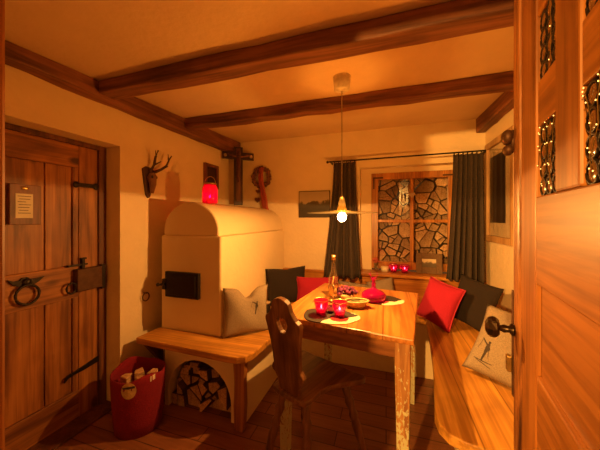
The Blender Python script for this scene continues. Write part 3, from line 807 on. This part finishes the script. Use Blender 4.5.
for k, (x, y, s_) in enumerate(((-.07, -.03, 'leftmost'), (-.02, .05, 'rearmost'), (.05, -.04, 'front right'), (.085, .03, 'rightmost'))):
    poly = [(-.03, -.02), (.032, -.016), (.02, .028), (-.012, .034)]
    bm = prism(B(), poly, 'Z', 0, .285 + rk.uniform(0, .035)); o_ = mk('kindling_log', bm, 'log', None, (-1.46 + x * .9, 1.255 + y * .9, .012), (rk.uniform(-.06, .06), rk.uniform(-.06, .06), rk.uniform(0, 3)), bevel=.004)
    tag(o_, f'{s_} piece of kindling standing in the red felt basket', 'log', 'kindling in the red basket')

# ------------------------------------------------------------------ table things
TZ = .75
def mat_(label, cx, cy, rx, ry, seed, rz, dz=0):
    rr = random.Random(seed); ph = [rr.uniform(0, 6) for _ in range(4)]
    pts = []
    for k in range(48):
        a = 2 * PI * k / 48; f = 1 + .035 * math.sin(3 * a + ph[0]) + .025 * math.sin(5 * a + ph[1]) + .01 * math.sin(9 * a + ph[2])
        pts.append((rx * f * math.cos(a), ry * f * math.sin(a)))
    bm = prism(B(), pts, 'Z', 0, .004)
    return mk('placemat', bm, 'cow', None, (cx, cy, TZ), (0, 0, rz), label=label, cat='placemat', group=None)
mat_('black and cream cowhide placemat under the two front tealights', -.285, 1.40, .150, .115, 4, 0)
mat_('black and cream cowhide placemat under the pink decanter', -.02, 1.775, .125, .105, 9, .2)
def tealight(label, loc, s=1.0, group=None, mat='redglass'):
    t = thing('tealight_holder', label, 'candle holder', loc, (0, 0, 0), group)
    P_ = [(.0, .0), (.026, .0), (.028, .01), (.031, .03), (.037, .055), (.041, .072), (.042, .076), (.038, .075), (.034, .055), (.028, .03), (.025, .012), (0, .011)]
    mk('glass_cup', openlathe(B(), [(r * s, z * s) for r, z in P_], (0, 0, 0), 28), mat, t, smooth=True)
    mk('rim', openlathe(B(), [(.0415 * s, .074 * s), (.0425 * s, .078 * s), (.0405 * s, .0785 * s), (.039 * s, .075 * s)], (0, 0, 0), 28), 'brass', t, smooth=True)
    mk('candle', lathe(B(), [(.019 * s, .012 * s), (.019 * s, .03 * s), (0, .029 * s)], (0, 0, 0), 18), 'wax', t)
    mk('flame', lathe(B(), [(0, .030 * s), (.0045 * s, .036 * s), (.0035 * s, .045 * s), (0, .054 * s)], (0, 0, 0), 10), 'flame', t, smooth=True)
    return t
def copytea(src, label, loc):
    c = copy_tree(src); c.location = loc; c['label'] = label; return c
g = 'red glass tealights'
tl = tealight('left red glass tealight holder at the front of the table', (-.335, 1.405, TZ + .004), 1.0, g)
copytea(tl, 'right red glass tealight holder at the front of the table', (-.235, 1.405, TZ + .004))
SZ = .745
tl2 = tealight('red glass tealight on the window sill beside the cream candle', (.07, 2.775, SZ), 1.05, g)
copytea(tl2, 'red glass tealight on the window sill beside the rough picture frame', (.172, 2.775, SZ))
# bottle
t = thing('glass_bottle', 'tall clear glass bottle with gold cap standing on the table', 'bottle', (-.325, 1.705, TZ))
P_ = [(0, .0), (.030, .0), (.032, .015), (.035, .06), (.036, .10), (.032, .135), (.022, .165), (.0155, .19), (.013, .21), (.0125, .265), (.011, .265), (.0115, .21), (.014, .19), (.020, .165), (.030, .135), (.034, .10), (.033, .06), (.030, .016), (0, .008)]
mk('glass', openlathe(B(), P_, (0, 0, 0), 28), 'clear', t, smooth=True)
mk('cap', lathe(B(), [(.014, .255), (.014, .286), (0, .287)], (0, 0, 0), 18), 'brass', t, smooth=True)
mk('liquor', lathe(B(), [(0, .010), (.028, .016), (.032, .06), (.032, .095), (0, .096)], (0, 0, 0), 24), 'clear', t, smooth=True)
bm = tube(B(), [(.0, 0, .015), (.010, .004, .06), (-.006, 0, .10), (.003, 0, .15)], [.006, .007, .005, .003], 8); ball(bm, (.012, 0, .05), .012, (1, .6, 1.6))
mk('carved_insert', bm, 'wicker', t, smooth=True)
# little jar between tealights
t = thing('spice_jar', 'tiny clear jar with pale label between the two front tealights', 'jar', (-.29, 1.455, TZ + .004))
mk('jar_body', lathe(B(), [(0, 0), (.021, 0), (.023, .01), (.023, .04), (.017, .05), (.017, .056)], (0, 0, 0), 20), 'clear', t, smooth=True)
mk('lid', lathe(B(), [(.019, .055), (.019, .066), (0, .067)], (0, 0, 0), 20), 'brass', t, smooth=True)
mk('jar_label', openlathe(B(), [(.0235, .012), (.0237, .034)], (0, 0, 0), 20), 'paper', t, smooth=True)
# heather in a pot
t = thing('heather_pot', 'clump of purple heather in a small pot behind the basket dish', 'plant', (-.245, 1.735, TZ))
mk('pot', lathe(B(), [(0, 0), (.038, 0), (.048, .035), (.046, .035)], (0, 0, 0), 20), 'wicker', t, smooth=True)
rh = random.Random(2); bm = B(); bm2 = B()
for k in range(150):
    a = rh.uniform(0, 2 * PI); e_ = rh.uniform(.15, 1.5); r = rh.uniform(.036, .066)
    p = (r * math.cos(a) * math.cos(e_) * 1.15, r * math.sin(a) * math.cos(e_), .03 + .75 * r * math.sin(e_))
    ball(bm if k % 3 else bm2, p, rh.uniform(.006, .011), (1, 1, 1), 6, 4)
o_ = mk('blossom', bm, 'purple', t, smooth=True); mk('pink_blossom', bm2, 'pinkflower', o_, smooth=True)
# oval basket dish
t = thing('basket_dish', 'oval woven dish with green sprigs in the middle of the table', 'bowl', (-.165, 1.59, TZ), (0, 0, .35))
bm = openlathe(B(), [(.0, .0), (.043, .0), (.056, .016), (.066, .036), (.068, .038), (.064, .034), (.053, .016), (.04, .007), (0, .006)], (0, 0, 0), 36, 1, .68)
mk('woven_dish', bm, 'wicker', t, smooth=True)
mk('braided_rim', tube(B(), [((.067 + .002 * (k % 2)) * math.cos(2 * PI * k / 40), .68 * (.067 + .002 * (k % 2)) * math.sin(2 * PI * k / 40), .038) for k in range(40)], .0055, 6, True), 'wicker', t, smooth=True)
bm = B()
for k in range(30):
    a = rh.uniform(0, 6.28); r = rh.uniform(0, .042); ball(bm, (r * math.cos(a), .65 * r * math.sin(a), .02 + rh.uniform(0, .012)), .012, (1.3, .7, .6), 7, 5)
mk('green_sprigs', bm, 'green', t, smooth=True)
# pink decanter with deer-head stopper
t = thing('glass_decanter', 'round pink glass decanter with an antlered deer head stopper', 'decanter', (-.075, 1.745, TZ + .004))
P_ = [(0, 0), (.050, .0), (.068, .010), (.076, .027), (.073, .042), (.058, .056), (.034, .066), (.018, .074), (.012, .086), (.012, .10), (.016, .107), (0, .108)]
mk('body', lathe(B(), P_, (0, 0, 0), 32), 'pinkglass', t, smooth=True)
bm = tube(B(), [(0, 0, .105), (.0, .002, .125), (0, -.004, .138), (.0, -.02, .134)], [.012, .010, .012, .007], 10)
hd = mk('deer_stopper', bm, 'pinkglass', t, smooth=True)
bm = B()
for s in (1, -1):
    tube(bm, [(s * .006, 0, .142), (s * .018, .002, .152), (s * .022, 0, .165), (s * .018, 0, .18)], [.003, .003, .0025, .0015], 6); tube(bm, [(s * .020, 0, .158), (s * .030, -.002, .167)], [.002, .001], 6)
    ball(bm, (s * .012, .002, .138), .006, (1.4, .5, .6), 8, 5)
mk('antlers', bm, 'pinkglass', hd, smooth=True)

# ------------------------------------------------------------------ sill things
t = thing('flower_jar', 'small clear jar of red flowers at the left end of the sill', 'vase', (-.095, 2.78, SZ))
mk('jar', openlathe(B(), [(0, 0), (.025, 0), (.03, .02), (.028, .055), (.022, .065), (.02, .065), (.026, .053), (.027, .02), (0, .004)], (0, 0, 0), 20), 'clear', t, smooth=True)
bm = B(); bm2 = B()
for k in range(16):
    a = rh.uniform(0, 6.28); r = rh.uniform(0, .045); z = .115 + rh.uniform(-.02, .02) - r * .5
    ball(bm, (r * math.cos(a), r * math.sin(a) * .6, z), .014, (1, 1, .7), 8, 5); tube(bm2, [(0, 0, .01), (r * math.cos(a), r * math.sin(a) * .6, z)], .0015, 5)
mk('blossom', bm, 'ribbon', t, smooth=True); mk('stem', bm2, 'green', t)
t = thing('pillar_candle', 'short cream candle between flower jar and tealights on the sill', 'candle', (-.012, 2.785, SZ))
mk('wax', lathe(B(), [(0, 0), (.037, 0), (.037, .05), (.03, .052), (0, .049)], (0, 0, 0), 22), 'wax', t, smooth=True)
mk('wick', tube(B(), [(0, 0, .045), (.002, 0, .06)], .0015, 6), 'ink', t)
t = thing('picture_frame', 'rough grey wooden frame with small lake picture on the window sill', 'picture frame', (.392, 2.80, SZ), (math.radians(-8), 0, math.radians(-3)))
bm = B(); W_, H_ = .115, .195
for a in ((-W_, -.062, -.012, .008, 0, H_), (.062, W_, -.012, .008, 0, H_), (-.062, .062, -.012, .008, 0, .062), (-.062, .062, -.012, .008, .14, H_)): box(bm, *a)
mk('frame', bm, 'roughframe', t, bevel=.004)
mk('print', bx(-.062, .062, -.004, .004, .062, .14), 'land2', t)
mk('stand', prism(B(), [(.008, .13), (.008, .12), (.04, .006), (.045, .006)], 'X', -.015, .015), 'roughframe', t)

# ------------------------------------------------------------------ bench small things
t = thing('dark_jar', 'small dark jar with pale lid on the stove bench behind chair', 'jar', (-.955, 2.03, H))
mk('jar_body', lathe(B(), [(0, 0), (.03, 0), (.034, .02), (.034, .075), (.024, .09), (.024, .10)], (0, 0, 0), 22), 'iron', t, smooth=True)
mk('lid', lathe(B(), [(.03, .098), (.032, .112), (0, .114)], (0, 0, 0), 22), 'bone', t, smooth=True)
o_ = mk('wooden_box', bx(-.045, .045, -.04, .04, 0, .028), 'pineZ', None, (-.93, 1.90, H), (0, 0, .3), bevel=.003)
tag(o_, 'flat little wooden box on the stove bench beside the dark jar', 'box')

# ------------------------------------------------------------------ walls: left side
t = thing('deer_trophy', 'dark deer skull trophy with antlers on the left wall', 'trophy', (XL, 1.565, 1.42))
bm = prism(B(), [(1.50, 1.645), (1.53, 1.665), (1.575, 1.66), (1.615, 1.635), (1.605, 1.58), (1.585, 1.5), (1.565, 1.44), (1.55, 1.425), (1.53, 1.45), (1.515, 1.54)], 'X', XL, XL + .016)
mk('plaque', bm, 'antler', t, world=True, bevel=.004)
bm = B()
ball(bm, (XL + .035, 1.565, 1.59), .034, (.7, 1, 1)); tube(bm, [(XL + .035, 1.56, 1.59), (XL + .045, 1.56, 1.53), (XL + .04, 1.555, 1.465)], [.034, .024, .013], 12)
sk = mk('skull', bm, 'skull', t, world=True, smooth=True)
bm = B()
for s in (-1, 1): ball(bm, (XL + .06, 1.56 + s * .018, 1.585), .010, (.6, 1, 1.2), 8, 6)
mk('eye_socket', bm, 'ink', sk, world=True)
for yy, tips in ((1.545, [(1.545, 1.63), (1.565, 1.68), (1.567, 1.74), (1.58, 1.79)]), (1.585, [(1.585, 1.63), (1.63, 1.655), (1.67, 1.69), (1.685, 1.74), (1.70, 1.775)])):
    bm = B(); ln = len(tips)
    tube(bm, [(XL + .04 + .012 * i, y, z) for i, (y, z) in enumerate(tips)], [.012 - .002 * i for i in range(ln)], 8)
    y, z = tips[1]; tube(bm, [(XL + .055, y, z), (XL + .085, y + .035, z + .03)], [.007, .003], 7)
    y, z = tips[-2]; tube(bm, [(XL + .07, y, z), (XL + .09, y - .025, z + .04)], [.006, .002], 7)
    mk('antler', bm, 'antler', t, world=True, smooth=True)
t = thing('wall_ring', 'small iron ring hanging on left wall beside the stove front', 'ring', (XL, 1.52, .72))
mk('pin', tube(B(), [(0, 0, 0), (.03, 0, 0)], .005), 'iron', t)
mk('ring', tube(B(), [(.022, .028 * math.cos(a), -.028 + .03 * math.sin(a)) for a in [2 * PI * k / 20 for k in range(20)]], .0045, 8, True), 'rust', t, smooth=True)
t = thing('wall_picture', 'small dark wooden picture on the left wall behind the red lantern', 'picture', (XL, 2.31, 1.58))
bm = B()
for a in ((2.195, 2.225, 1.585, 1.83), (2.385, 2.415, 1.585, 1.83), (2.225, 2.385, 1.585, 1.615), (2.225, 2.385, 1.80, 1.83)): box(bm, XL, XL + .03, *a)
mk('frame', bm, 'redframe', t, world=True, bevel=.004); mk('carved_panel', bx(XL, XL + .016, 2.225, 2.385, 1.615, 1.80), 'darkwood', t, world=True)
# crucifix across the corner
t = thing('wall_cross', 'dark wooden cross hanging across the back left corner', 'cross', (-1.57, 2.60, 1.425), (0, 0, math.radians(38)))
mk('post', bx(-.048, .048, -.02, .0, 0, .645), 'darkwood', t, bevel=.004)
mk('crossbar', bx(-.17, .17, -.024, -.001, .505, .585), 'darkwood', t, bevel=.004)
mk('inlay', bx(-.022, .022, -.027, -.019, .04, .63), 'redframe', t, bevel=.003)
for x, z in ((-.14, .545), (.14, .545)):
    mk('stud', ball(B(), (x, -.026, z), .018, (1, .35, 1)), 'bone', t, smooth=True)
bm = tube(B(), [(-.13, -.034, .555), (-.05, -.036, .535), (0, -.04, .53), (.05, -.036, .535), (.13, -.034, .555)], [.007, .010, .014, .010, .007], 8)
tube(bm, [(0, -.038, .555), (0, -.042, .48), (.004, -.04, .42), (-.003, -.044, .34), (0, -.036, .25)], [.012, .022, .018, .016, .007], 10); ball(bm, (.004, -.046, .575), .018, (.8, .9, 1.1))
mk('carved_figure', bm, 'redframe', t, smooth=True)
# lantern
LZ = 1.389
t = thing('red_lantern', 'glowing red glass lantern with wire handle on top of the stove', 'lantern', (-1.30, 1.74, LZ))
P_ = [(0, 0), (.05, .0), (.056, .008), (.058, .05), (.058, .12), (.05, .138), (.047, .15), (.044, .15), (.047, .137), (.055, .118), (.055, .05), (.05, .01), (0, .006)]
mk('glass', openlathe(B(), P_, (0, 0, 0), 30), 'lanternglass', t, smooth=True)
mk('collar', openlathe(B(), [(.048, .148), (.051, .15), (.051, .158), (.046, .158), (.046, .148)], (0, 0, 0), 30), 'brass', t, smooth=True)
mk('handle', tube(B(), [(.05 * math.cos(PI * k / 16), 0, .155 + .055 * math.sin(PI * k / 16)) for k in range(17)], .0028, 7), 'brass', t, smooth=True)
cd = mk('candle', lathe(B(), [(.022, .008), (.022, .04), (0, .039)], (0, 0, 0), 18), 'wax', t)
mk('flame', lathe(B(), [(0, .041), (.006, .05), (.005, .062), (0, .075)], (0, 0, 0), 10), 'flame2', cd, smooth=True)
# wreath
t = thing('wall_wreath', 'dried wreath with reddish ribbon and hearts on the back wall', 'wreath', (-1.345, YB, 1.30))
rw = random.Random(8); bm = B()
for k in range(150):
    a = rw.uniform(0, 2 * PI); r = .098 + rw.uniform(-.022, .022)
    ball(bm, (-1.345 + r * math.cos(a), YB - .03 + rw.uniform(-.016, .016), 1.742 + r * math.sin(a)), rw.uniform(.009, .016), (1, 1, 1), 6, 4)
tube(bm, [(-1.345 + .098 * math.cos(2 * PI * k / 26), YB - .026, 1.742 + .098 * math.sin(2 * PI * k / 26)) for k in range(26)], .02, 8, True)
mk('ring', bm, 'wreath', t, world=True, smooth=True)
def strip(path, w_, y, th=.004):
    bm = B(); L_, R_ = [], []
    for i, (x, z) in enumerate(path):
        yy = y - .006 * math.sin(i * 1.7)
        L_.append(bm.verts.new((x - w_ / 2, yy, z))); R_.append(bm.verts.new((x + w_ / 2, yy + .004, z)))
    for i in range(len(path) - 1): bm.faces.new((L_[i], L_[i + 1], R_[i + 1], R_[i]))
    return bm
rb = mk('ribbon', strip([(-1.335, 1.85), (-1.34, 1.74), (-1.33, 1.64), (-1.315, 1.55), (-1.30, 1.45), (-1.285, 1.37), (-1.25, 1.31)], .055, YB - .055), 'ribbon', t, world=True, smooth=True, solid=.003)
mk('ribbon', strip([(-1.33, 1.80), (-1.318, 1.70), (-1.30, 1.58), (-1.275, 1.48), (-1.265, 1.40), (-1.235, 1.33)], .035, YB - .063), 'ribbon', t, world=True, smooth=True, solid=.003)
for x, z, s in ((-1.395, 1.585, .026), (-1.40, 1.49, .034)):
    hb = mk('heart_pendant', prism(B(), [(x + a, z + b_) for a, b_ in heart_pts(s)], 'Y', YB - .022, YB - .008), 'redframe', t, world=True, bevel=.003)
    mk('thread', tube(B(), [(x, YB - .015, z + s * .6), (-1.375, YB - .02, 1.66)], .0018, 5), 'cord', hb, world=True)
# landscape picture on the back wall
t = thing('wall_picture', 'mountain landscape picture on back wall left of the lamp', 'picture', (-.73, YB - .012, 1.285))
mk('frame', bx(-.172, .172, -.006, .012, 0, .285), 'darkwood', t, bevel=.002); mk('print', bx(-.165, .165, -.0075, -.0055, .007, .278), 'land', t)
# right wall picture
t = thing('wall_picture', 'tall pale framed picture with dark centre on the right wall', 'picture', (XR, 2.44, 1.085))
y0, y1, z0, z1 = 2.12, 2.66, 1.085, 1.90
bm = B()
for a in ((y0, y0 + .05, z0, z1), (y1 - .05, y1, z0, z1), (y0 + .05, y1 - .05, z0, z0 + .05), (y0 + .05, y1 - .05, z1 - .05, z1)): box(bm, XR - .035, XR, *a)
mk('frame', bm, 'pipframe', t, world=True, bevel=.004)
mk('mount', bx(XR - .012, XR, y0 + .05, y1 - .05, z0 + .05, z1 - .05), 'mat_pic', t, world=True)
mk('dark_print', bx(XR - .0145, XR - .0122, 2.30, 2.60, 1.24, 1.775), 'darkart', t, world=True)
mk('glazing', bx(XR - .024, XR - .022, y0 + .05, y1 - .05, z0 + .05, z1 - .05), 'glass', t, world=True)

# ------------------------------------------------------------------ open door leaf at right
P0 = (.363, .94, 0); da = math.atan2(-.985, -.171)
d = thing('door_2', None, None, P0, (0, 0, da)); d['kind'] = 'structure'
W2, TH = .70, .042
mk('edge_moulding', bx(0, .062, -.006, TH, .02, 1.98), 'leafedge', d, bevel=.009)
bm = B(); box(bm, .062, .186, 0, TH, .02, 1.98); box(bm, .555, W2, 0, TH, .02, 1.98); mk('stile', bm, 'leafZ', d, bevel=.004)
mk('mullion', bx(.298, .402, .001, TH, 1.322, 1.84), 'leafZ', d, bevel=.005)
for z0, z1 in ((1.482, 1.586), (1.737, 1.84)):
    bm = B(); box(bm, .186, .298, .004, TH, z0, z1); box(bm, .402, .555, .004, TH, z0, z1); mk('glazing_bar', bm, 'leafX', d, bevel=.003)
bm = B(); box(bm, .186, .555, 0, TH, 1.84, 1.98); mk('top_rail', bm, 'leafX', d, bevel=.004)
mk('lock_rail', bx(.186, .555, .0005, TH, 1.118, 1.322), 'leafX', d, bevel=.004)
mk('panel', bx(.186, .555, .010, TH - .01, .908, 1.118), 'leafX', d)
mk('middle_rail', bx(.186, .555, .001, TH, .55, .908), 'leafX', d, bevel=.006)
mk('lower_panel', bx(.186, .555, .010, TH - .01, .02, .55), 'leafX', d)
for x0, x1, nx in ((.186, .298, 3), (.402, .555, 4)):
    for z0, z1 in ((1.322, 1.482), (1.586, 1.737)):
        bm = B(); box(bm, x0, x1, .012, .016, z0, z1); bl = B(); nz = 4
        for i in range(nx):
            for j in range(nz):
                cx = x0 + (x1 - x0) * (i + .5) / nx; cz = z0 + (z1 - z0) * (j + .5) / nz; rr = min((x1 - x0) / nx, (z1 - z0) / nz) * .47
                ball(bm, (cx, .012, cz), rr, (1, .24, 1), 12, 8)
                tube(bl, [(cx + rr * 1.03 * math.cos(2 * PI * k / 16), .010, cz + rr * 1.03 * math.sin(2 * PI * k / 16)) for k in range(16)], .0026, 5, True)
        g_ = mk('roundel_pane', bm, 'amber', d, smooth=True); mk('lead_came', bl, 'lead', g_, smooth=True)
# knob, latch, plate
bm = lathe(B(), [(.016, 0), (.018, .006), (.009, .012), (.012, .024), (.008, .034), (.015, .038)], (0, 0, 0), 18, Matrix.Translation((.016, -.006, .947)) @ Matrix.Rotation(PI / 2, 4, 'X'))
h = mk('handle', bm, 'knob', d, smooth=True)
bm = lathe(B(), [(0, .034), (.020, .036), (.028, .044), (.030, .054), (.024, .064), (.012, .070), (0, .071)], (0, 0, 0), 8, Matrix.Translation((.016, -.006, .947)) @ Matrix.Rotation(PI / 2, 4, 'X') @ Matrix.Diagonal((.95, 1.12, 1, 1)))
mk('knob', bm, 'knob', h, bevel=.004)
mk('lock_plate', bx(-.003, .012, -.009, -.005, .75, 1.06), 'rust', d, bevel=.001)
mk('latch_bolt', bx(-.012, .010, -.022, -.009, .818, .865), 'brass', d, bevel=.003)
bm = ball(B(), (.004, -.020, 1.512), .021, (1, .75, 1.1)); ball(bm, (.004, -.018, 1.474), .018, (1, .8, .9)); box(bm, -.008, .016, -.012, -.004, 1.47, 1.53)
mk('wooden_peg', bm, 'rust', d, smooth=True)
# fairy lights
t = thing('fairy_lights', 'string of tiny golden fairy lights across the door panes', 'fairy lights', P0, (0, 0, da))
rf = random.Random(21); wire = []; bulbs = []
for x0, x1, z0, z1, n in ((.195, .290, 1.335, 1.475, 22), (.41, .52, 1.335, 1.475, 26), (.195, .290, 1.595, 1.73, 3)):
    for k in range(n):
        f = k / max(1, n - 1)
        z = (z0 + (z1 - z0) * abs(math.sin(f * PI * 2.3 + x0 * 3)) ** 1.5) if n > 5 else z0 + (z1 - z0) * f
        x = x0 + (x1 - x0) * (f if n > 5 else rf.random()) + rf.uniform(-.006, .006)
        x = min(max(x, x0), x1); y = .003 + rf.uniform(-.002, .001); wire.append((x, y, z)); bulbs.append((x, y - .002, z))
# the wire runs pane by pane behind the glazing bars
a, b_, c_ = wire[:22], wire[22:48], wire[48:]
for q in (a, b_, c_): mk('wire', tube(B(), q, .0007, 4), 'brass', t)
b0 = mk('fairy_bulb', ball(B(), (0, 0, 0), .0009, (1, 1, 1.3), 8, 6), 'fairy', t, smooth=True); b0.location = bulbs[0]
for p in bulbs[1:]:
    c = b0.copy(); COL.objects.link(c); c.parent = t; c.location = p

# ------------------------------------------------------------------ world, camera, view
wd = bpy.data.worlds.new('dim_hall'); sc.world = wd; wd.use_nodes = True
bg = wd.node_tree.nodes['Background']; bg.inputs[0].default_value = (1.0, .48, .14, 1); bg.inputs[1].default_value = .05
cam = bpy.data.cameras.new('camera'); co = bpy.data.objects.new('camera', cam); COL.objects.link(co)
cam.sensor_width = 36; cam.lens = 36 * 265 / 600; cam.clip_start = .01; cam.shift_y = -.01
co.location = (0, 0, 1.27); co.rotation_euler = (PI / 2, 0, math.radians(18))
sc.camera = co
sc.view_settings.view_transform = 'Standard'; sc.view_settings.look = 'None'; sc.view_settings.gamma = 1
sc.view_settings.use_curve_mapping = False
sc.view_settings.exposure = 0.75
sc.cycles.transparent_max_bounces = 32
